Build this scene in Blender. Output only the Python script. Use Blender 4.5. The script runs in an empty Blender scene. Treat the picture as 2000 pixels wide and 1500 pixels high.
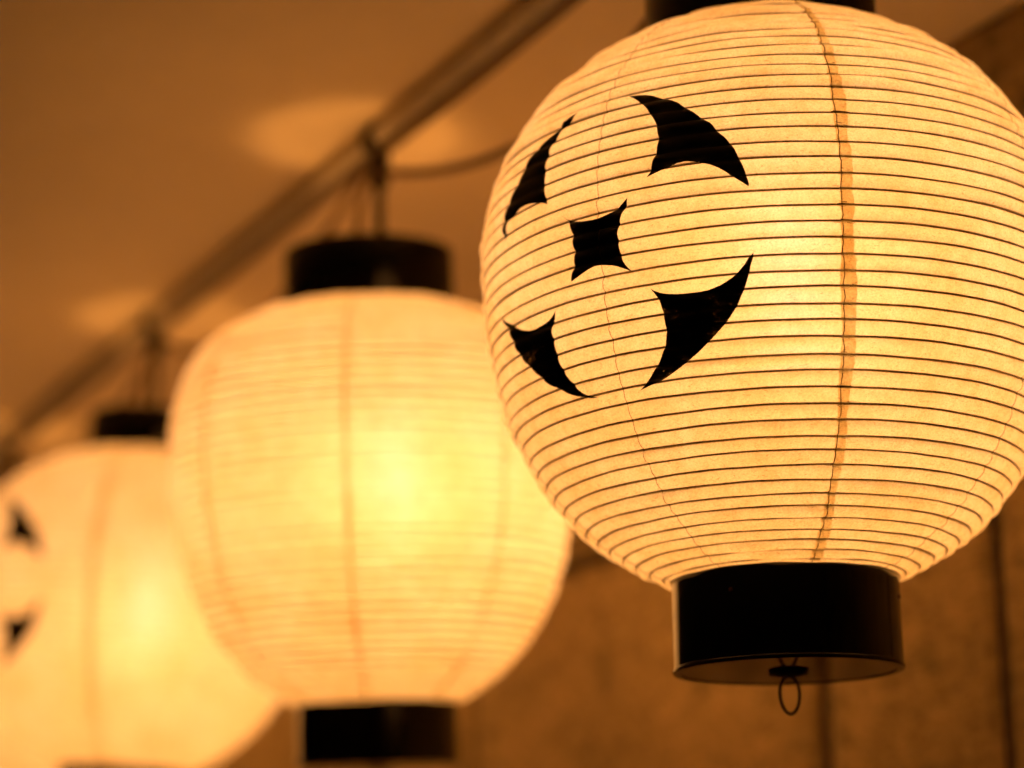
import bpy, bmesh, math, random
import numpy as np
from mathutils import Vector, Matrix
from mathutils.geometry import delaunay_2d_cdt

# ---------------------------------------------------------------- camera, world, light, exposure
scene = bpy.context.scene
col = scene.collection
PITCH, ROLL, F_PX = 0.23555, -0.01727, 4636.1
Fv = Vector((0, math.cos(PITCH), math.sin(PITCH)))
R0 = Vector((1, 0, 0)); U0 = R0.cross(Fv)
Rv = math.cos(ROLL) * R0 + math.sin(ROLL) * U0
Uv = -math.sin(ROLL) * R0 + math.cos(ROLL) * U0
cd = bpy.data.cameras.new('camera'); cam = bpy.data.objects.new('camera', cd); col.objects.link(cam)
cam.matrix_world = Matrix(((Rv.x, Uv.x, -Fv.x, 0), (Rv.y, Uv.y, -Fv.y, 0), (Rv.z, Uv.z, -Fv.z, 0), (0, 0, 0, 1)))
cd.sensor_fit = 'HORIZONTAL'; cd.sensor_width = 36.0; cd.lens = F_PX / 2000 * 36.0
cd.clip_start = 0.05; cd.clip_end = 100
cd.dof.use_dof = True; cd.dof.focus_distance = 1.105; cd.dof.aperture_fstop = 3.6
scene.camera = cam

w = bpy.data.worlds.new('World'); scene.world = w; w.use_nodes = True
bg = w.node_tree.nodes['Background']
bg.inputs[0].default_value = (0.9, 0.5, 0.25, 1); bg.inputs[1].default_value = 0.002
CORE, BULB = 95.0, 13.4                       # lamp emission inside every lantern
BULB_COL = (1.20, 0.505, 0.106)
CORE_COL = (1.0, 0.72, 0.60)
vs = scene.view_settings
vs.view_transform = 'Standard'; vs.look = 'None'; vs.exposure = 0; vs.gamma = 1; vs.use_curve_mapping = False
scene.cycles.max_bounces = 10; scene.cycles.diffuse_bounces = 7; scene.cycles.transmission_bounces = 8
scene.cycles.sample_clamp_indirect = 6.0
scene.cycles.caustics_reflective = False; scene.cycles.caustics_refractive = True
scene.cycles.use_denoising = True

rnd = random.Random(7)

# ---------------------------------------------------------------- helpers
def link(name, me, mat=None, parent=None):
    o = bpy.data.objects.new(name, me); col.objects.link(o)
    if mat: me.materials.append(mat)
    if parent: o.parent = parent
    return o
def mesh(name, vs_, fs, smooth=True):
    me = bpy.data.meshes.new(name); me.from_pydata([tuple(v) for v in vs_], [], fs); me.update()
    if smooth: me.polygons.foreach_set('use_smooth', [True] * len(me.polygons))
    if smooth == 'sharp': me.set_sharp_from_angle(angle=math.radians(30))
    return me
def empty(name, loc, label, cat, group=None):
    o = bpy.data.objects.new(name, None); o.empty_display_size = 0.05; col.objects.link(o)
    o.location = loc; o['label'] = label; o['category'] = cat
    if group: o['group'] = group
    return o
def grid_faces(nr, nc, wrap):
    f = []
    for i in range(nr - 1):
        for j in range(nc if wrap else nc - 1):
            k = (j + 1) % nc
            f.append((i * nc + j, i * nc + k, (i + 1) * nc + k, (i + 1) * nc + j))
    return f
def lathe(name, prof, n=64, z0=0, sx=1):
    """closed profile [(r, z)] turned round z; r = 0 ends become fans"""
    vs_, rows, fs = [], [], []
    for r, z in prof:
        if r < 1e-6:
            rows.append([len(vs_)]); vs_.append((0, 0, z + z0))
        else:
            rows.append(list(range(len(vs_), len(vs_) + n)))
            vs_ += [(r * math.cos(2 * math.pi * j / n), r * math.sin(2 * math.pi * j / n), z + z0) for j in range(n)]
    for a, b in zip(rows[:-1], rows[1:]):
        for j in range(n):
            k = (j + 1) % n
            if len(a) == 1 and len(b) == 1: continue
            if len(a) == 1: fs.append((a[0], b[k], b[j]))
            elif len(b) == 1: fs.append((a[j], a[k], b[0]))
            else: fs.append((a[j], a[k], b[k], b[j]))
    return vs_, fs
def tube(pts, rad, sides=8, closed=False, cap=True):
    pts = [Vector(p) for p in pts]; n = len(pts); vs_, fs = [], []
    prev = None
    for i, p in enumerate(pts):
        a = pts[(i - 1) % n] if closed else pts[max(i - 1, 0)]
        b = pts[(i + 1) % n] if closed else pts[min(i + 1, n - 1)]
        t = (b - a).normalized()
        if prev is None:
            nn = t.orthogonal().normalized()
        else:
            nn = (prev - t * prev.dot(t)).normalized()
        prev = nn; bb = t.cross(nn)
        r = rad[i] if isinstance(rad, (list, tuple)) else rad
        for j in range(sides):
            an = 2 * math.pi * j / sides
            vs_.append(p + nn * (r * math.cos(an)) + bb * (r * math.sin(an)))
    m = n if closed else n - 1
    for i in range(m):
        for j in range(sides):
            k = (j + 1) % sides; i2 = (i + 1) % n
            fs.append((i * sides + j, i * sides + k, i2 * sides + k, i2 * sides + j))
    if cap and not closed:
        fs.append(tuple(range(sides))[::-1]); fs.append(tuple((n - 1) * sides + j for j in range(sides)))
    return vs_, fs
def bez(pts, n=24):
    """Catmull-Rom through pts"""
    P = [Vector(p) for p in pts]; P = [2 * P[0] - P[1]] + P + [2 * P[-1] - P[-2]]; out = []
    m = len(P) - 3
    for i in range(m):
        for k in range(n):
            t = k / n; a, b, c, d = P[i:i + 4]
            out.append(0.5 * ((2 * b) + (c - a) * t + (2 * a - 5 * b + 4 * c - d) * t * t + (3 * b - a - 3 * c + d) * t ** 3))
    out.append(P[-2]); return out

# ---------------------------------------------------------------- materials
def newmat(name):
    m = bpy.data.materials.new(name); m.use_nodes = True
    nt = m.node_tree; nt.nodes.clear()
    out = nt.nodes.new('ShaderNodeOutputMaterial')
    return m, nt, out
def N(nt, t, **kw):
    n = nt.nodes.new(t)
    for k, v in kw.items():
        if k.startswith('i_'):
            key = k[2:]; n.inputs[int(key) if key.isdigit() else key.replace('_', ' ')].default_value = v
        else: setattr(n, k, v)
    return n
def noise(nt, vec, scale, detail=4, rough=0.6):
    n = N(nt, 'ShaderNodeTexNoise', i_Scale=scale, i_Detail=detail, i_Roughness=rough)
    nt.links.new(vec, n.inputs['Vector']); return n
def ramp(nt, fac, stops):
    r = N(nt, 'ShaderNodeValToRGB'); e = r.color_ramp.elements
    while len(e) < len(stops): e.new(0.5)
    for el, (p, c) in zip(e, stops):
        el.position = p; el.color = (*c, 1) if len(c) == 3 else c
    nt.links.new(fac, r.inputs[0]); return r

def paper_mat(name, base, forward):
    m, nt, out = newmat(name); L = nt.links.new
    tc = N(nt, 'ShaderNodeTexCoord')
    fine = noise(nt, tc.outputs['Object'], 900, 3, 0.7)
    mid = noise(nt, tc.outputs['Object'], 120, 4, 0.6)
    big = noise(nt, tc.outputs['Object'], 22, 3, 0.5)
    # long washi fibres: stretched noise
    mp = N(nt, 'ShaderNodeMapping'); mp.inputs['Scale'].default_value = (1, 1, 3.2); mp.inputs['Rotation'].default_value = (0.3, 0.2, 0)
    L(tc.outputs['Object'], mp.inputs[0]); fib = noise(nt, mp.outputs[0], 330, 2, 0.75); fib.inputs['Distortion'].default_value = 1.4
    r1 = ramp(nt, fine.outputs[0], [(0.3, (0.80, 0.77, 0.70)), (0.62, (1, 1, 1))])
    r2 = ramp(nt, mid.outputs[0], [(0.32, (0.90, 0.85, 0.74)), (0.6, (1, 1, 1))])
    r3 = ramp(nt, big.outputs[0], [(0.34, (0.95, 0.89, 0.76)), (0.62, (1, 1, 1))])
    r4 = ramp(nt, fib.outputs[0], [(0.28, (0.66, 0.58, 0.44)), (0.42, (1, 1, 1))])
    c = None
    for r in (r1, r2, r3, r4):
        if c is None:
            mx = N(nt, 'ShaderNodeMix', data_type='RGBA', blend_type='MULTIPLY'); mx.inputs[0].default_value = 1
            mx.inputs[6].default_value = (*base, 1); L(r.outputs[0], mx.inputs[7]); c = mx
        else:
            mx = N(nt, 'ShaderNodeMix', data_type='RGBA', blend_type='MULTIPLY'); mx.inputs[0].default_value = 1
            L(c.outputs[2], mx.inputs[6]); L(r.outputs[0], mx.inputs[7]); c = mx
    bmp = N(nt, 'ShaderNodeBump', i_Strength=0.12, i_Distance=0.0004); L(mid.outputs[0], bmp.inputs['Height'])
    tr = N(nt, 'ShaderNodeBsdfTranslucent'); L(c.outputs[2], tr.inputs[0])
    df = N(nt, 'ShaderNodeBsdfDiffuse'); L(c.outputs[2], df.inputs[0]); L(bmp.outputs[0], df.inputs['Normal'])
    rf = N(nt, 'ShaderNodeBsdfRefraction', i_Roughness=0.64, i_IOR=1.40); rf.inputs[0].default_value = (1, 1, 1, 1)
    m1 = N(nt, 'ShaderNodeMixShader', i_0=0.26); L(tr.outputs[0], m1.inputs[1]); L(df.outputs[0], m1.inputs[2])
    m2 = N(nt, 'ShaderNodeMixShader', i_0=forward); L(m1.outputs[0], m2.inputs[1]); L(rf.outputs[0], m2.inputs[2])
    L(m2.outputs[0], out.inputs[0]); return m
def simple(name, c, rough, metallic=0, spec=0.5, coat=0, bump=None, var=0.0, scale=60):
    m, nt, out = newmat(name); L = nt.links.new
    b = N(nt, 'ShaderNodeBsdfPrincipled')
    b.inputs['Base Color'].default_value = (*c, 1); b.inputs['Roughness'].default_value = rough
    b.inputs['Metallic'].default_value = metallic; b.inputs['Specular IOR Level'].default_value = spec
    b.inputs['Coat Weight'].default_value = coat; b.inputs['Coat Roughness'].default_value = 0.08
    tc = N(nt, 'ShaderNodeTexCoord'); n = noise(nt, tc.outputs['Object'], scale, 5, 0.6)
    if var:
        r = ramp(nt, n.outputs[0], [(0.3, tuple(x * (1 - var) for x in c)), (0.7, tuple(min(1, x * (1 + var)) for x in c))])
        L(r.outputs[0], b.inputs['Base Color'])
    if bump:
        bp = N(nt, 'ShaderNodeBump', i_Strength=bump[0], i_Distance=bump[1]); L(n.outputs[0], bp.inputs['Height']); L(bp.outputs[0], b.inputs['Normal'])
    L(b.outputs[0], out.inputs[0]); return m
def stone_mat(name, k):
    m, nt, out = newmat(name); L = nt.links.new
    tc = N(nt, 'ShaderNodeTexCoord')
    m1 = N(nt, 'ShaderNodeMapping'); m1.inputs['Rotation'].default_value = (0, 0, -0.44602); L(tc.outputs['Object'], m1.inputs[0])
    m2 = N(nt, 'ShaderNodeMapping'); m2.inputs['Scale'].default_value = (1, 0.5, 1); L(m1.outputs[0], m2.inputs[0])
    v = m2.outputs[0]
    a = noise(nt, v, 52, 5, 0.60); b = noise(nt, v, 13, 3, 0.55); g = noise(nt, v, 210, 4, 0.7)
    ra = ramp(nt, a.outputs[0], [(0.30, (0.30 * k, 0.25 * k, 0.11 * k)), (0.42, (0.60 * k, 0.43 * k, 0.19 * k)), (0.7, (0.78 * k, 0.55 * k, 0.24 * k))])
    rb = ramp(nt, b.outputs[0], [(0.3, (0.78, 0.80, 0.78)), (0.62, (1, 1, 1))])
    rg = ramp(nt, g.outputs[0], [(0.36, (0.58, 0.58, 0.58)), (0.56, (1, 1, 1))])
    mx = N(nt, 'ShaderNodeMix', data_type='RGBA', blend_type='MULTIPLY'); mx.inputs[0].default_value = 1
    L(ra.outputs[0], mx.inputs[6]); L(rb.outputs[0], mx.inputs[7])
    my = N(nt, 'ShaderNodeMix', data_type='RGBA', blend_type='MULTIPLY'); my.inputs[0].default_value = 1
    L(mx.outputs[2], my.inputs[6]); L(rg.outputs[0], my.inputs[7])
    b1 = N(nt, 'ShaderNodeBump', i_Strength=0.9, i_Distance=0.006); L(a.outputs[0], b1.inputs['Height'])
    b2 = N(nt, 'ShaderNodeBump', i_Strength=0.6, i_Distance=0.0015); L(g.outputs[0], b2.inputs['Height']); L(b1.outputs[0], b2.inputs['Normal'])
    p = N(nt, 'ShaderNodeBsdfPrincipled'); p.inputs['Roughness'].default_value = 0.9; p.inputs['Specular IOR Level'].default_value = 0.15
    L(my.outputs[2], p.inputs['Base Color']); L(b2.outputs[0], p.inputs['Normal']); L(p.outputs[0], out.inputs[0]); return m
def ink_mat():
    m, nt, out = newmat('ink'); L = nt.links.new
    tc = N(nt, 'ShaderNodeTexCoord')
    f = noise(nt, tc.outputs['Object'], 1500, 2, 0.6); w = noise(nt, tc.outputs['Object'], 45, 4, 0.6)
    c = ramp(nt, w.outputs[0], [(0.3, (0.006, 0.005, 0.004)), (0.7, (0.026, 0.020, 0.013))])
    p = N(nt, 'ShaderNodeBsdfPrincipled'); p.inputs['Roughness'].default_value = 0.5; p.inputs['Specular IOR Level'].default_value = 0.35
    L(c.outputs[0], p.inputs['Base Color'])
    # thin places in the brushed ink let a little paper glow through
    add = N(nt, 'ShaderNodeMath', operation='MULTIPLY'); L(f.outputs[0], add.inputs[0]); L(w.outputs[0], add.inputs[1])
    h = ramp(nt, add.outputs[0], [(0.385, (0, 0, 0)), (0.46, (0.30, 0.30, 0.30))])
    t = N(nt, 'ShaderNodeBsdfTransparent'); t.inputs[0].default_value = (1, 0.75, 0.5, 1)
    mx = N(nt, 'ShaderNodeMixShader'); L(h.outputs[0], mx.inputs[0]); L(p.outputs[0], mx.inputs[1]); L(t.outputs[0], mx.inputs[2])
    L(mx.outputs[0], out.inputs[0]); return m

PAPER = paper_mat('washi_paper', (0.90, 0.84, 0.68), 0.014)
STRIP = paper_mat('washi_overlap', (0.97, 0.91, 0.68), 0.014)
BAMBOO = simple('bamboo_rib', (0.10, 0.05, 0.018), 0.6, var=0.3, scale=200)
THREAD = simple('hemp_thread', (0.24, 0.13, 0.045), 0.8, var=0.2, scale=300)
INK = ink_mat()
LACQ = simple('black_lacquer', (0.004, 0.003, 0.003), 0.13, spec=0.5, bump=(0.06, 0.0006), scale=35)
PLATE = simple('polished_lacquer', (0.004, 0.003, 0.003), 0.05, spec=0.5, bump=(0.03, 0.0004), scale=25)
WIRE = simple('dark_wire', (0.09, 0.075, 0.06), 0.35, metallic=0.9, var=0.2, scale=200)
NAIL = simple('nail_head', (0.10, 0.04, 0.02), 0.4, metallic=0.8)
IRON = simple('dark_iron', (0.055, 0.038, 0.02), 0.55, metallic=0.3, var=0.3, scale=90)
PIPE = simple('pipe_paint', (0.70, 0.62, 0.50), 0.55, var=0.12, scale=40, bump=(0.1, 0.001))
CABLE = simple('cable_sheath', (0.24, 0.15, 0.08), 0.5, var=0.15, scale=80)
DARKCABLE = simple('dark_cable', (0.24, 0.16, 0.09), 0.5, var=0.2, scale=60)
LINER = simple('bare_wood', (0.62, 0.48, 0.32), 0.7, var=0.15, scale=50)
SOCKET = simple('bakelite', (0.02, 0.015, 0.012), 0.3)
MORTAR = simple('mortar', (0.085, 0.055, 0.022), 0.95, var=0.35, bump=(0.6, 0.004), scale=70)
STONE = [stone_mat('stone', 1.0), stone_mat('shaded_stone', 0.68), stone_mat('half_shaded_stone', 0.82)]  # one stone; the darker copies paint light falloff into its colour
CEIL = simple('ceiling_paint', (0.95, 0.80, 0.58), 0.75, spec=0.25, var=0.06, scale=5, bump=(0.15, 0.002))
def bulb_mats(k):
    m, nt, out = newmat('lit_core')
    e = N(nt, 'ShaderNodeEmission'); e.inputs[0].default_value = (*CORE_COL, 1); e.inputs[1].default_value = CORE * k
    nt.links.new(e.outputs[0], out.inputs[0])
    g, nt, out = newmat('frosted_lit_glass')           # frosted glass that glows and lets the core through
    e = N(nt, 'ShaderNodeEmission'); e.inputs[0].default_value = (*BULB_COL, 1); e.inputs[1].default_value = BULB * k
    t = N(nt, 'ShaderNodeBsdfTransparent'); t.inputs[0].default_value = (0.5, 0.5, 0.5, 1)
    a = N(nt, 'ShaderNodeAddShader'); nt.links.new(e.outputs[0], a.inputs[0]); nt.links.new(t.outputs[0], a.inputs[1])
    nt.links.new(a.outputs[0], out.inputs[0]); return m, g
LAMPS = [bulb_mats(0.86), bulb_mats(1.04)]             # the front lamp burns a little weaker than the others

# ---------------------------------------------------------------- layout (metres; camera at the origin)
ANG = 0.44602
u = Vector((-math.sin(ANG), math.cos(ANG), 0)); n = Vector((u.y, -u.x, 0))
L1 = Vector((0.13637, 1.19248, 0.34959))
def at(along, lat, z): return Vector((L1.x, L1.y, 0)) + u * along + n * lat + Vector((0, 0, z))
Z_CEIL, Z_RAIL, WALL = 0.602, 0.5925, 0.290

# ---- ceiling: one thick sheet
def slab(name, a0, a1, l0, l1, z0, z1):
    c = [at(a, l, z) for z in (z0, z1) for a, l in ((a0, l0), (a1, l0), (a1, l1), (a0, l1))]
    return mesh(name, c, [(0, 1, 2, 3), (7, 6, 5, 4), (0, 4, 5, 1), (1, 5, 6, 2), (2, 6, 7, 3), (3, 7, 4, 0)], False)
ce = link('ceiling', slab('ceiling', -3.0, 9.0, -4.0, WALL + 0.2, Z_CEIL, Z_CEIL + 0.05), CEIL); ce['kind'] = 'structure'

# ---- stone wall: mortar bed with stone blocks proud of it
wall = empty('stone_wall', at(0, WALL + 0.02, -0.5), 'rough brown stone block wall with dark vertical joints behind the lanterns', 'wall')
inv = Matrix.Translation(-wall.location)
me = slab('mortar_bed', -2.6, 8.5, WALL + 0.0075, WALL + 0.12, -0.5, Z_CEIL - 0.001); me.transform(inv)
link('mortar_bed', me, MORTAR, wall)
def block(a0, a1, z0, z1, mat):
    g, h = 0.0056, 0.0078; a0 += h; a1 -= h; z0 += g; z1 -= g
    k = 5; vs_, fs = [], []
    ts = [0, 0.05, 0.5, 0.95, 1]
    wa, wz = a1 - a0, z1 - z0
    ta = [0, min(.012 / wa, .3), .5, 1 - min(.012 / wa, .3), 1]; tz = [0, min(.012 / wz, .3), .5, 1 - min(.012 / wz, .3), 1]
    for i in range(k):
        for j in range(k):
            edge = i in (0, 4) or j in (0, 4)
            dep = 0.004 if edge else rnd.uniform(-0.0012, 0.0012)
            ja = rnd.uniform(-.0012, .0012); jz = rnd.uniform(-.0012, .0012)
            vs_.append(at(a0 + wa * ta[i] + ja, WALL + dep, z0 + wz * tz[j] + jz))
    for i in range(k - 1):
        for j in range(k - 1):
            fs.append((i * k + j, i * k + j + 1, (i + 1) * k + j + 1, (i + 1) * k + j))
    ring = [i * k for i in range(k)] + [(k - 1) * k + j for j in range(1, k)] + [i * k + k - 1 for i in range(k - 2, -1, -1)] + [j for j in range(k - 2, 0, -1)]
    base = len(vs_)
    for r in ring: vs_.append(vs_[r] + n * 0.05)
    m_ = len(ring)
    for i in range(m_):
        fs.append((ring[i], ring[(i + 1) % m_], base + (i + 1) % m_, base + i))
    me = mesh('stone_block', vs_, fs); me.transform(inv)
    return link('stone_block', me, mat, wall)
courses = [(0.327, Z_CEIL + 0.003, [-1.6, -0.95, -0.34, 0.02, 0.60, 1.02, 1.55, 2.2, 2.9, 3.8, 5.0, 6.4, 8.4]),
           (-0.02, 0.327, [-1.5, -0.8, -0.42, -0.03, 0.214, 0.424, 1.03, 1.36, 1.95, 2.6, 3.3, 4.4, 5.6, 7.0, 8.4]),
           (-0.5, -0.02, [-1.6, -0.7, 0.1, 0.7, 1.5, 2.4, 3.6, 5.0, 6.6, 8.4])]
for z0, z1, js in courses:
    for a, b in zip(js[:-1], js[1:]):
        block(a, b, z0, z1, STONE[1 if z1 > 0.5 and a < 0.5 else 2 if (a < 0.1 or (z1 > 0.5 and a < 1)) else 0])  # upper-right and right-end blocks get the painted falloff

# ---- pipe under the ceiling
pipe = empty('ceiling_pipe', at(0, 0, Z_RAIL), 'dull brown pipe running along the ceiling above the row of lanterns', 'pipe')
def child_tube(name, pts, rad, mat, parent, sides=8, closed=False):
    v, f = tube(pts, rad, sides, closed); me = mesh(name, v, f)
    me.transform(parent.matrix_world_inv if hasattr(parent, 'matrix_world_inv') else Matrix.Translation(-parent.location))
    return link(name, me, mat, parent)
child_tube('tube', [at(a, -0.002, Z_RAIL) for a in np.linspace(-1.2, 7.5, 40)], 0.0088, PIPE, pipe, 24)
for lat, dz, rad in ((0.0052, -0.0088, 0.0036), (-0.0012, -0.0112, 0.0030)):
    child_tube('strapped_cable', [at(a, lat + 0.0008 * math.sin(9 * a + lat * 900), Z_RAIL + dz + 0.0006 * math.sin(13 * a)) for a in np.linspace(-1.2, 7.5, 160)], rad, DARKCABLE, pipe, 10)
for a in (-0.28, 0.29, 0.86, 1.42, 2.2, 3.0):
    child_tube('saddle_clip', [at(a - 0.007, -0.002, Z_RAIL), at(a + 0.007, -0.002, Z_RAIL)], 0.0094, PIPE, pipe, 20)

# ---------------------------------------------------------------- lantern shape
S_REF = 0.36370                                  # meridian length the crest was laid out on
class Shape:
    """profile of one lantern: upper and lower half super-ellipses between the two black rings"""
    def __init__(self, prof, seed, bump=None):
        a, b, pt, pb, rt, rb, ht, hb, R = prof
        self.a, self.b, self.rt, self.rb, self.ht, self.hb, self.bump = a, b, rt, rb, ht, hb, bump
        self.zb = b + hb                           # origin of the thing: centre of its base plate
        at_ = a / (1 - (rt / R) ** pt) ** (1 / pt); ab_ = b / (1 - (rb / R) ** pb) ** (1 / pb)
        self.zz = np.linspace(-b, a, 3001)
        self.rr = np.where(self.zz > 0, R * (1 - (np.abs(self.zz) / at_) ** pt) ** (1 / pt), R * (1 - (np.abs(self.zz) / ab_) ** pb) ** (1 / pb))
        self.ss = np.concatenate([[0], np.cumsum(np.hypot(np.diff(self.zz), np.diff(self.rr)))])
        self.end = float(self.ss[-1])
        r = random.Random(seed)
        nrib = int((self.end - 0.0065) / 0.00768) + 1
        self.ribs = [0.0040 + 0.00768 * k + r.uniform(-.00035, .00035) for k in range(nrib)]
        self.amp = [r.uniform(0.7, 1.3) * 0.0015 for _ in range(nrib + 1)]
        self.ph = [(r.uniform(0, 6.28), r.uniform(0, 6.28), r.uniform(0, 6.28)) for _ in range(nrib + 1)]
    def wob(self, k, th):
        a, b, c = self.ph[k]
        return 0.00020 * math.sin(3 * th + a) + 0.00011 * math.sin(11 * th + b) + 0.00006 * math.sin(29 * th + c)
    def bulge(self, th, s):
        k = 0
        e = [0.0] + self.ribs + [self.end]
        k = int(np.searchsorted(e, s, side='right')) - 1; k = min(max(k, 0), len(e) - 2)
        s0 = e[k] + (self.wob(k - 1, th) if k >= 1 else 0)
        s1 = e[k + 1] + (self.wob(k, th) if k < len(self.ribs) else 0)
        t = min(max((s - s0) / max(s1 - s0, 1e-6), 0), 1)
        a = self.amp[min(k, len(self.ribs))] * min(1, (s1 - s0) / 0.006)
        p = self.ph[min(k, len(self.ribs))]
        a *= 1 + 0.35 * math.sin(5 * th + p[0]) + 0.2 * math.sin(13 * th + p[1])
        return a * (4 * t * (1 - t)) ** 0.8
    def pt(self, th, s, off=0.0, smooth=False):
        """th: degrees round the lantern (0 = towards the viewer's side), s: metres up the meridian"""
        t = math.radians(th)
        z = float(np.interp(s, self.ss, self.zz)); r = float(np.interp(s, self.ss, self.rr))
        e = 0.0006
        dz = float(np.interp(s + e, self.ss, self.zz) - np.interp(s - e, self.ss, self.zz)); dr = float(np.interp(s + e, self.ss, self.rr) - np.interp(s - e, self.ss, self.rr))
        l = math.hypot(dz, dr) or 1
        nr, nz = dz / l, -dr / l
        h = off + (0 if smooth else self.bulge(t, s))
        if self.bump:
            bt, bs, ba, wt, ws = self.bump
            q = ((th - bt) / wt) ** 2 + ((s - bs) / ws) ** 2
            if q < 9: h += ba * math.exp(-q)
        r += nr * h; z += nz * h
        return Vector((r * math.sin(t), -r * math.cos(t), z + self.zb))

CREST = {
    'A': [[-33.85,256.02],[-31.6,255.14],[-28.89,253.4],[-25.55,249.3],[-22.85,245.28],[-20.86,241.19],[-19.08,237.28],[-17.37,233.06],[-15.99,229.99],[-14.78,225.49],[-13.59,222.2],[-12.56,218.5],[-11.81,214.95],[-11.09,210.38],[-10.61,207.38],[-10.04,202.26],[-9.7,198.99],[-9.82,197.59],[-11.23,200.37],[-12.75,203.57],[-14.79,207.32],[-16.35,209.58],[-18.2,211.48],[-20.62,212.77],[-22.55,212.48],[-24.51,211.23],[-26.5,209.75],[-28.24,208.2],[-27.49,211.3],[-27.0,215.15],[-26.49,218.68],[-26.23,222.37],[-26.05,225.79],[-26.1,228.58],[-26.43,232.77],[-26.99,236.78],[-28.06,241.19],[-29.2,245.52],[-30.93,250.48],[-32.66,253.95]],
    'B': [[-45.59,254.41],[-46.78,253.54],[-48.32,252.53],[-49.91,251.61],[-50.73,249.77],[-51.81,248.02],[-54.03,245.78],[-56.37,243.46],[-57.74,240.79],[-59.21,238.26],[-60.39,235.1],[-61.28,231.34],[-62.43,227.45],[-63.57,224.4],[-64.71,220.99],[-65.48,218.08],[-66.47,213.81],[-66.9,211.8],[-67.5,207.64],[-67.05,203.45],[-66.38,200.64],[-65.81,205.55],[-65.25,209.72],[-62.59,211.09],[-60.3,212.77],[-57.12,212.78],[-53.73,211.02],[-51.29,208.52],[-51.99,213.81],[-52.44,219.52],[-52.44,224.21],[-52.59,229.1],[-52.28,232.92],[-52.15,237.79],[-51.5,241.49],[-50.78,244.34],[-50.11,247.28],[-49.08,249.09],[-47.42,250.86],[-46.3,253.14]],
    'C': [[-47.11,199.74],[-45.63,196.8],[-43.46,194.57],[-41.01,193.41],[-38.65,193.15],[-36.66,194.09],[-34.73,195.59],[-33.31,197.39],[-32.05,199.65],[-32.4,196.57],[-33.21,193.73],[-33.83,190.45],[-34.17,187.39],[-34.44,184.31],[-34.5,180.77],[-34.38,177.16],[-34.19,173.53],[-33.88,170.92],[-33.3,168.18],[-32.28,164.36],[-33.68,166.4],[-35.48,168.5],[-37.37,169.84],[-39.32,170.7],[-40.7,170.43],[-42.15,169.43],[-44.03,167.95],[-46.04,166.58],[-45.58,170.26],[-44.86,173.45],[-44.56,176.87],[-44.43,180.41],[-44.48,183.33],[-44.57,186.29],[-44.73,190.02],[-45.13,193.56],[-45.82,196.55]],
    'D': [[-28.93,155.19],[-27.89,153.42],[-26.21,151.77],[-23.95,150.8],[-21.99,150.45],[-19.48,150.55],[-17.54,151.19],[-15.32,153.03],[-13.66,155.38],[-12.26,158.16],[-11.15,161.02],[-10.3,164.27],[-9.47,166.52],[-9.57,164.15],[-10.06,160.14],[-10.54,156.14],[-11.08,152.16],[-11.9,147.57],[-12.98,142.37],[-14.23,137.88],[-15.64,134.11],[-17.18,130.39],[-18.73,127.35],[-20.66,123.39],[-22.59,120.47],[-24.93,116.99],[-26.99,114.47],[-29.42,112.08],[-31.86,110.77],[-34.79,108.96],[-33.12,111.56],[-31.47,114.52],[-29.97,118.56],[-28.73,121.97],[-27.82,125.83],[-27.2,129.07],[-26.8,133.07],[-26.69,136.47],[-26.79,139.94],[-26.96,143.43],[-27.18,146.61],[-27.61,149.86],[-28.23,152.5]],
    'E': [[-71.14,165.74],[-68.0,160.57],[-64.87,155.49],[-61.64,151.94],[-58.99,150.67],[-56.36,150.92],[-53.87,151.63],[-52.37,152.92],[-51.05,155.2],[-51.48,152.05],[-52.31,150.0],[-52.87,147.05],[-53.11,144.29],[-53.25,141.46],[-53.28,137.85],[-53.18,133.79],[-52.91,129.63],[-52.38,126.44],[-51.61,122.39],[-50.64,118.97],[-49.28,115.39],[-47.71,112.09],[-45.18,109.86],[-47.55,110.69],[-50.63,113.09],[-53.64,116.78],[-56.79,121.0],[-59.11,125.23],[-60.89,128.84],[-62.44,132.72],[-64.33,137.21],[-65.94,142.32],[-67.13,147.58],[-68.07,152.7],[-68.62,156.84],[-69.09,160.16]],
}


def shade_mesh(sh, per, nc):
    rows = [0.0]
    e = [0.0] + sh.ribs + [sh.end]
    svals = []
    for a, b in zip(e[:-1], e[1:]):
        for k in range(per): svals.append(a + (b - a) * k / per)
    svals.append(sh.end)
    vs_ = []
    for s in svals:
        for j in range(nc): vs_.append(sh.pt(360 * j / nc, s))
    return mesh('paper_shade', vs_, grid_faces(len(svals), nc, True))
def rib_mesh(sh, k, nseg, sides):
    pts = []
    for j in range(nseg):
        th = 360 * j / nseg
        pts.append(sh.pt(th, sh.ribs[k] + sh.wob(k, math.radians(th)), -0.00053, True))
    v, f = tube(pts, 0.00060 if sides > 4 else 0.00072, sides, True)
    return mesh('rib', v, f)
def thread_mesh(sh, th0, seed, rad, inset):
    r = random.Random(seed); pts = []
    e = [0.001] + sh.ribs + [sh.end - 0.001]
    off = 0
    for a, b in zip(e[:-1], e[1:]):
        k0 = r.uniform(-.22, .22)
        for q in range(3):
            s = a + (b - a) * q / 3
            off = 0.55 * off + (r.uniform(-.16, .16) if q else k0 * 0.8)
            pts.append(sh.pt(th0 + off, s, -inset))
    v, f = tube(pts, rad, 5)
    return mesh('seam_thread', v, f)
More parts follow.
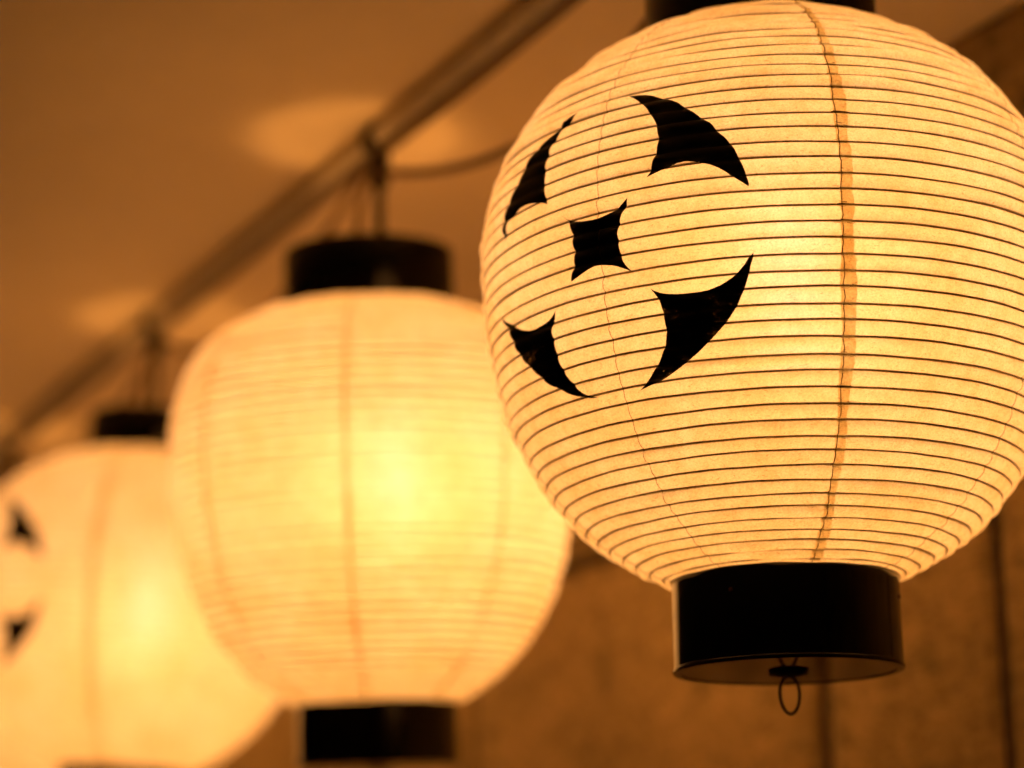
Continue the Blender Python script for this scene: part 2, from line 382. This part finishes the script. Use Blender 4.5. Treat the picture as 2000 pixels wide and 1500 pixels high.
def strip_mesh(sh, th0, left, right, seed):
    r = random.Random(seed); vs_, nrow = [], 0
    l, q = left, right
    for i in range(190):
        s = 0.003 + (sh.end - 0.006) * i / 189
        l += r.uniform(-.16, .16); q += r.uniform(-.22, .22)
        l += (left - l) * 0.12; q += (right - q) * 0.12
        fl = 1 + 0.9 * max(0, 1 - s / 0.05)           # the gores taper: wider overlap at the neck
        top = 1 - 0.55 * max(0, (s - 0.27) / 0.09)
        for c in range(5):
            t = c / 4
            vs_.append(sh.pt(th0 + (l * fl * (1 + (fl - 1)) * (1 - t) + q * fl * t) * top, s, 0.00013))
        nrow += 1
    return mesh('paper_overlap', vs_, grid_faces(nrow, 5, False))
def crest_mesh(sh, poly, rot):
    KX = 2.45                                          # degrees -> millimetres along the surface
    P = [(a * KX, s) for a, s in poly]
    m = len(P); dense = []
    def ang(i):
        a = Vector(P[i]) - Vector(P[i - 1]); b = Vector(P[(i + 1) % m]) - Vector(P[i])
        return abs(a.angle_signed(b)) if a.length > 1e-6 and b.length > 1e-6 else 0
    corner = [ang(i) > 0.9 for i in range(m)]
    for i in range(m):                                 # smooth between the pointed tips
        a = Vector(P[i - 1]); b = Vector(P[i]); c = Vector(P[(i + 1) % m]); d = Vector(P[(i + 2) % m])
        if corner[i]: a = 2 * b - c
        if corner[(i + 1) % m]: d = 2 * c - b
        k = max(2, int((c - b).length / 0.7))
        for q in range(k):
            t = q / k
            dense.append(0.5 * ((2 * b) + (c - a) * t + (2 * a - 5 * b + 4 * c - d) * t * t + (3 * b - a - 3 * c + d) * t ** 3))
    nb = len(dense)
    xs = [p.x for p in dense]; ys = [p.y for p in dense]
    pts = [Vector((p.x + rnd.uniform(-.06, .06), p.y + rnd.uniform(-.06, .06))) for p in dense]
    x = min(xs)
    while x < max(xs):
        y = min(ys)
        while y < max(ys):
            pts.append(Vector((x, y))); y += 0.9
        x += 1.6
    v2, e2, f2, *_ = delaunay_2d_cdt(pts, [], [list(range(nb))], 1, 1e-5)
    vs_ = [sh.pt(p.x / KX + rot, p.y / 1000 * sh.end / S_REF, 0.00016) for p in v2]
    fs = [tuple(f) for f in f2]
    return mesh('crest_mark', vs_, fs)

BAILTOP = 0.030
def build_lantern(pos, tilt, prof, spin, label, per, nc, crest, strips, thread0, seed, bump=None, detail=True, bulb_off=(0.012, 0.0, -0.012)):
    sh = Shape(prof, seed, bump); RT, RB = sh.rt, sh.rb
    ax = Vector((tilt[0], tilt[1], 1)).normalized()
    ex = Vector((0, 1, 0)).cross(ax).normalized(); ey = ax.cross(ex)
    M = Matrix(((ex.x, ey.x, ax.x), (ex.y, ey.y, ax.y), (ex.z, ey.z, ax.z)))
    root = empty('paper_lantern', Vector(pos) - ax * sh.zb, label, 'lantern', 'paper lanterns hanging in a row')
    root.rotation_euler = M.to_euler()
    shade = link('paper_shade', shade_mesh(sh, per, nc), PAPER, root)
    for k in range(len(sh.ribs)):
        link('rib', rib_mesh(sh, k, 120 if detail else 72, 6 if detail else 4), BAMBOO, shade)
    for i in range(8):
        th = thread0 + spin + 45 * i
        main = i in strips
        link('seam_thread', thread_mesh(sh, th, seed + i, (0.00023 if detail else 0.00018) if main else 0.00016, -0.00022 if detail else 0.0003), THREAD, shade)
        if main:
            link('paper_overlap', strip_mesh(sh, th, *strips[i], seed + 50 + i), STRIP, shade)
    if detail:                                        # frayed fibres and rib splices along the glued seam
        r_ = random.Random(seed + 5); fv, ff = [], []
        for q in range(70):
            k = r_.randrange(3, len(sh.ribs) - 1); th = thread0 + spin + r_.uniform(-0.7, 1.6)
            s0 = sh.ribs[k] + r_.uniform(-.0012, .0012); ln = r_.uniform(0.5, 2.4) * r_.choice((-1, 1)); up = r_.uniform(-.0012, .0012)
            pp = [sh.pt(th + ln * t_, s0 + up * t_ * t_, 0.00030) for t_ in (0, .33, .66, 1)]
            v, f = tube(pp, [.00016, .00014, .0001, .00004], 4); o_ = len(fv)
            fv += v; ff += [tuple(x + o_ for x in y) for y in f]
        fo = link('seam_fibres', mesh('seam_fibres', fv, ff), THREAD, shade); fo['kind'] = 'stuff'
        for k, w_ in ((39, 1.6), (38, 1.2), (33, 1.0), (30, 1.2), (24, 0.8), (19, 0.9), (13, 0.7)):
            pp = [sh.pt(thread0 + spin + d_, sh.ribs[k] + .0002, 0.0002) for d_ in (-0.9, -0.3, 0.6, 1.4 * w_ + 1)]
            v, f = tube(pp, [.0003, .00055 * w_, .0005 * w_, .0002], 6)
            link('rib_splice', mesh('rib_splice', v, f), THREAD, shade)
    if crest:
        for k in crest:
            link('crest_mark', crest_mesh(sh, CREST[k], spin), INK, shade)
    # black lacquered rings
    zt = sh.a + sh.zb; ht = sh.ht
    v, f = lathe('r', [(RT, -0.003), (RT + .0004, -0.002), (RT + .0004, ht - .0012), (RT - .0004, ht), (RT - .0028, ht), (RT - .0034, ht - .001), (RT - .0034, -0.003), (RT, -0.003)], 128, zt)
    top = link('top_ring', mesh('top_ring', v, f, 'sharp'), LACQ, root)
    v, f = lathe('l', [(RT - .0036, ht - .004), (RT - .0036, 0.001), (RT - .0046, 0.001), (RT - .0046, ht - .004), (RT - .0036, ht - .004)], 64, zt)
    link('added_spill_liner', mesh('added_spill_liner', v, f, 'sharp'), LINER, top)  # unseen liner, added to scatter lamp light upward and soften the ceiling pool
    v, f = tube([(0, -RT + .002, zt + .001), (0, RT - .002, zt + .001)], 0.004, 8)
    link('holder_bar', mesh('holder_bar', v, f), LINER, top)
    hb = sh.hb
    v, f = lathe('r', [(RB - .0030, hb + .003), (RB - .0004, hb + .003), (RB + .0002, hb + .002), (RB + .0005, .0022), (RB + .0011, .0017), (RB + .0011, .0006), (RB + .0007, 0), (RB - .0030, 0), (RB - .0030, hb + .003)], 128)
    bot = link('bottom_ring', mesh('bottom_ring', v, f, 'sharp'), LACQ, root)
    v, f = lathe('r', [(RB - .0028, .0030), (RB - .0028, .0004), (0, .0004)], 96)
    link('base_plate', mesh('base_plate', v, f, 'sharp'), PLATE, bot)
    for i, a in enumerate((-33.5, 73.0, 181.0)):
        t = math.radians(a + (0 if seed == 11 else 40 * seed))
        v, f = lathe('n', [(.0012, 0), (.0011, .0004), (0, .0007)], 10)
        me = mesh('nail', v, f, 'sharp')
        me.transform(Matrix.Translation((math.sin(t) * (RB + .0006), -math.cos(t) * (RB + .0006), hb - .0118)) @ Vector((math.sin(t), -math.cos(t), 0)).to_track_quat('Z', 'Y').to_matrix().to_4x4())
        link('nail', me, NAIL, bot)
    v, f = lathe('w', [(0, -.0001), (.0098, -.0001), (.0102, -.0006), (.0096, -.0012), (.0050, -.0022), (0, -.0024)], 40)
    link('washer', mesh('washer', v, f, 'sharp'), WIRE if False else IRON, bot)
    lr, lh = 0.0049, 0.0096                          # pull loop, its plane turned to the viewer
    pts = []
    for q in range(44):
        t = 2 * math.pi * q / 44
        x = lr * math.sin(t) * (1 + 0.06 * math.cos(t)); z = -0.0115 + lh * math.cos(t)
        pts.append((x + 0.0001, 0.0012 * math.cos(t), z))
    v, f = tube(pts, 0.00082, 8, True)
    link('pull_loop', mesh('pull_loop', v, f), WIRE, root)
    # wire bail over the open top, socket on a crossbar, lit bulb
    hk = zt + ht
    pts = bez([(-RT + .003, 0, hk - .006), (-.030, 0, hk - .003), (-.006, 0, hk - .001), (0, 0, hk + .0015), (.006, 0, hk - .001), (.030, 0, hk - .003), (RT - .003, 0, hk - .006)], 8)
    v, f = tube(pts, 0.0016, 6); link('crossbar', mesh('crossbar', v, f), WIRE, root)
    bx, by, bz = bulb_off; cz = sh.zb + bz
    v, f = lathe('b', [(0, -.050), (.0195, -.0463), (.036, -.0353), (.047, -.0183), (.0502, .000), (.047, .016), (.0372, .0295), (.0230, .038), (.0145, .042)], 24, cz)
    me = mesh('bulb', v, f); me.transform(Matrix.Translation((bx, by, 0)))
    bulb = link('bulb', me, LAMPS[0 if detail else 1][1], root)
    v, f = lathe('c', [(0, -.017), (.005, -.0155), (.0080, -.011), (.0085, .000), (.0080, .011), (.005, .020), (.004, .036), (0, .037)], 14, cz)
    me = mesh('lamp_core', v, f); me.transform(Matrix.Translation((bx, by, 0)))
    link('lamp_core', me, LAMPS[0 if detail else 1][0], bulb)
    v, f = lathe('s', [(0, .040), (.0150, .040), (.0250, .0455), (.0255, .0475), (.0170, .050), (.0165, .078), (.010, .086), (.005, .092), (0, .092)], 24, cz)  # wide flange added to the socket to block the core and dim the ceiling pool
    me = mesh('socket', v, f, 'sharp'); me.transform(Matrix.Translation((bx, by, 0)))
    link('socket', me, SOCKET, bulb)
    return root, sh, M

def tilt_axis(t): return Vector((t[0], t[1], 1)).normalized()
S1 = dict(pos=L1, tilt=(0.00135, 0.00789))
#        centre, axis lean, (a, b, p_top, p_bottom, r_top, r_bottom, h_top, h_bottom, R)
LAN = [
    (Vector((0.13637, 1.19248, 0.34959)), (0.00135, 0.00789), (0.11857, 0.16823, 2.0016, 2.3140, 0.06118, 0.05691, 0.03255, 0.04646, 0.15)),
    (Vector((-0.10350, 1.70877, 0.35109)), (-0.0138, -0.0477), (0.1130, 0.1746, 2.85, 2.2048, 0.0628, 0.0577, 0.0462, 0.0440, 0.1465)),
    (Vector((-0.35047, 2.20068, 0.34065)), (0.0732, 0.0121), (0.1187, 0.1709, 2.1935, 1.958, 0.0618, 0.0579, 0.0405, 0.0465, 0.1624)),
    (Vector((-0.58851, 2.70847, 0.34775)), (0.010, 0.004), (0.1155, 0.1729, 2.4418, 2.1682, 0.0607, 0.0575, 0.0375, 0.0465, 0.1500))]
specs = [
    dict(label='paper lantern with all five black crest marks in view and sharp thin ribs', per=6, nc=240, spin=0.0, crest='ABCDE',
         strips={0: (-0.45, 2.1)}, thread0=6.5, seed=11, bump=(-30, 0.3375, 0.0030, 3.4, 0.0042), detail=True, bulb_off=(0.007, -0.006, -0.018)),
    dict(label='plain round paper lantern without any marks, hanging between two marked lanterns', per=4, nc=144, spin=0.0, crest='',
         strips={0: (-0.3, 1.2), 1: (-0.4, 1.4), 7: (-0.4, 1.4)}, thread0=-4.0, seed=23, detail=False, bulb_off=(0.0125, -0.012, -0.017)),
    dict(label='paper lantern showing only two black marks near its edge, behind the plain lantern', per=4, nc=144, spin=-12.5, crest='ABCDE',
         strips={0: (-0.4, 1.9)}, thread0=6.5, seed=37, detail=False, bulb_off=(0.009, -0.010, -0.024)),
    dict(label='glowing paper lantern almost hidden behind the lantern with two marks', per=3, nc=120, spin=0.0, crest='',
         strips={0: (-1.0, 2.0)}, thread0=20.0, seed=41, detail=False)]
where = ['the lantern with five crest marks', 'the plain unmarked lantern', 'the lantern with two marks', 'the lantern almost hidden from view']
tops = []
for (pos, tilt, prof), sp in zip(LAN, specs):
    root, sh, M = build_lantern(pos, tilt, prof, **sp)
    tops.append((pos + tilt_axis(tilt) * (sh.a + sh.ht), root, M, sh, sp))

# ---- hooks, cords, sagging cable
along = [(p[0] - L1).dot(u) for p in LAN]
def local_tube(name, pts, rad, mat, root, M, parent=None, sides=8):
    Mi = (Matrix.Translation(root.location) @ M.to_4x4()).inverted()
    v, f = tube([Mi @ Vector(p) for p in pts], rad, sides); return link(name, mesh(name, v, f), mat, parent or root)
for i, (tp, root, M, sh, sp) in enumerate(tops):
    a = (0.0, 0.538, 1.098, 1.672)[i]
    hook = empty('hanging_hook', at(a, 0, Z_RAIL - 0.0095), 'dark iron hook clamped to the pipe above ' + where[i], 'hook', 'hooks clamped along the pipe')
    child_tube('clamp', [at(a - 0.011, 0, Z_RAIL), at(a - 0.009, 0, Z_RAIL), at(a + 0.009, 0, Z_RAIL), at(a + 0.011, 0, Z_RAIL)], [0.0112, 0.0122, 0.0122, 0.0112], IRON, hook, 20)
    child_tube('shank', [at(a, 0, Z_RAIL - 0.010), at(a, 0, Z_RAIL - 0.014), at(a, 0, Z_RAIL - 0.036), at(a, 0, Z_RAIL - 0.040)], [0.0066, 0.0080, 0.0072, 0.0035], IRON, hook, 12)
    bail = tp + Vector((0, 0, 0.0015))
    rod = [at(a, 0, Z_RAIL - 0.038), at(a, 0, Z_RAIL - 0.050), at(a, 0, bail.z + 0.022), at(a, 0, bail.z + 0.004), (at(a, 0, bail.z - 0.008) + bail) / 2, bail + Vector((0, 0, -0.0045)), bail + Vector((-0.005, 0, 0.001)), bail + Vector((-0.006, 0, 0.006))]
    child_tube('hook_rod', bez(rod, 6), 0.0036, IRON, hook, 8)
    # supply cord from the pipe down through the open ring to the socket
    bo = sp.get('bulb_off', (0.012, 0, -0.012))
    sock = root.location + M @ Vector((bo[0], bo[1], sh.zb + bo[2] + 0.088))
    c = bez([at(a + 0.010, 0.004, Z_RAIL - 0.013), at(a + 0.036, 0.004, Z_RAIL - 0.026), at(a + 0.050, 0.003, 0.545), at(a + 0.046, 0.0, 0.505), at(a + 0.024, 0, 0.478), sock + Vector((0, 0, 0.012)), sock], 8)
    local_tube('cord', c, 0.0030, CABLE, root, M)
cable = empty('power_cable', at(0, 0, 0.52), 'thin brown cable sagging in loops between the hooks under the pipe', 'cable')
pts = []
stops = [-0.6] + along + [along[-1] + 0.56]
for i, (a, b) in enumerate(zip(stops[:-1], stops[1:])):
    for k in range(20):
        t = k / 20
        aa = a + (b - a) * t
        e = abs(2 * t - 1)
        z = Z_RAIL - 0.0135 - 0.064 * (1 - e ** 1.75)
        pts.append(at(aa, 0.004 + 0.004 * math.sin(7 * aa), z))
child_tube('sheath', pts, 0.0034, CABLE, cable, 8)
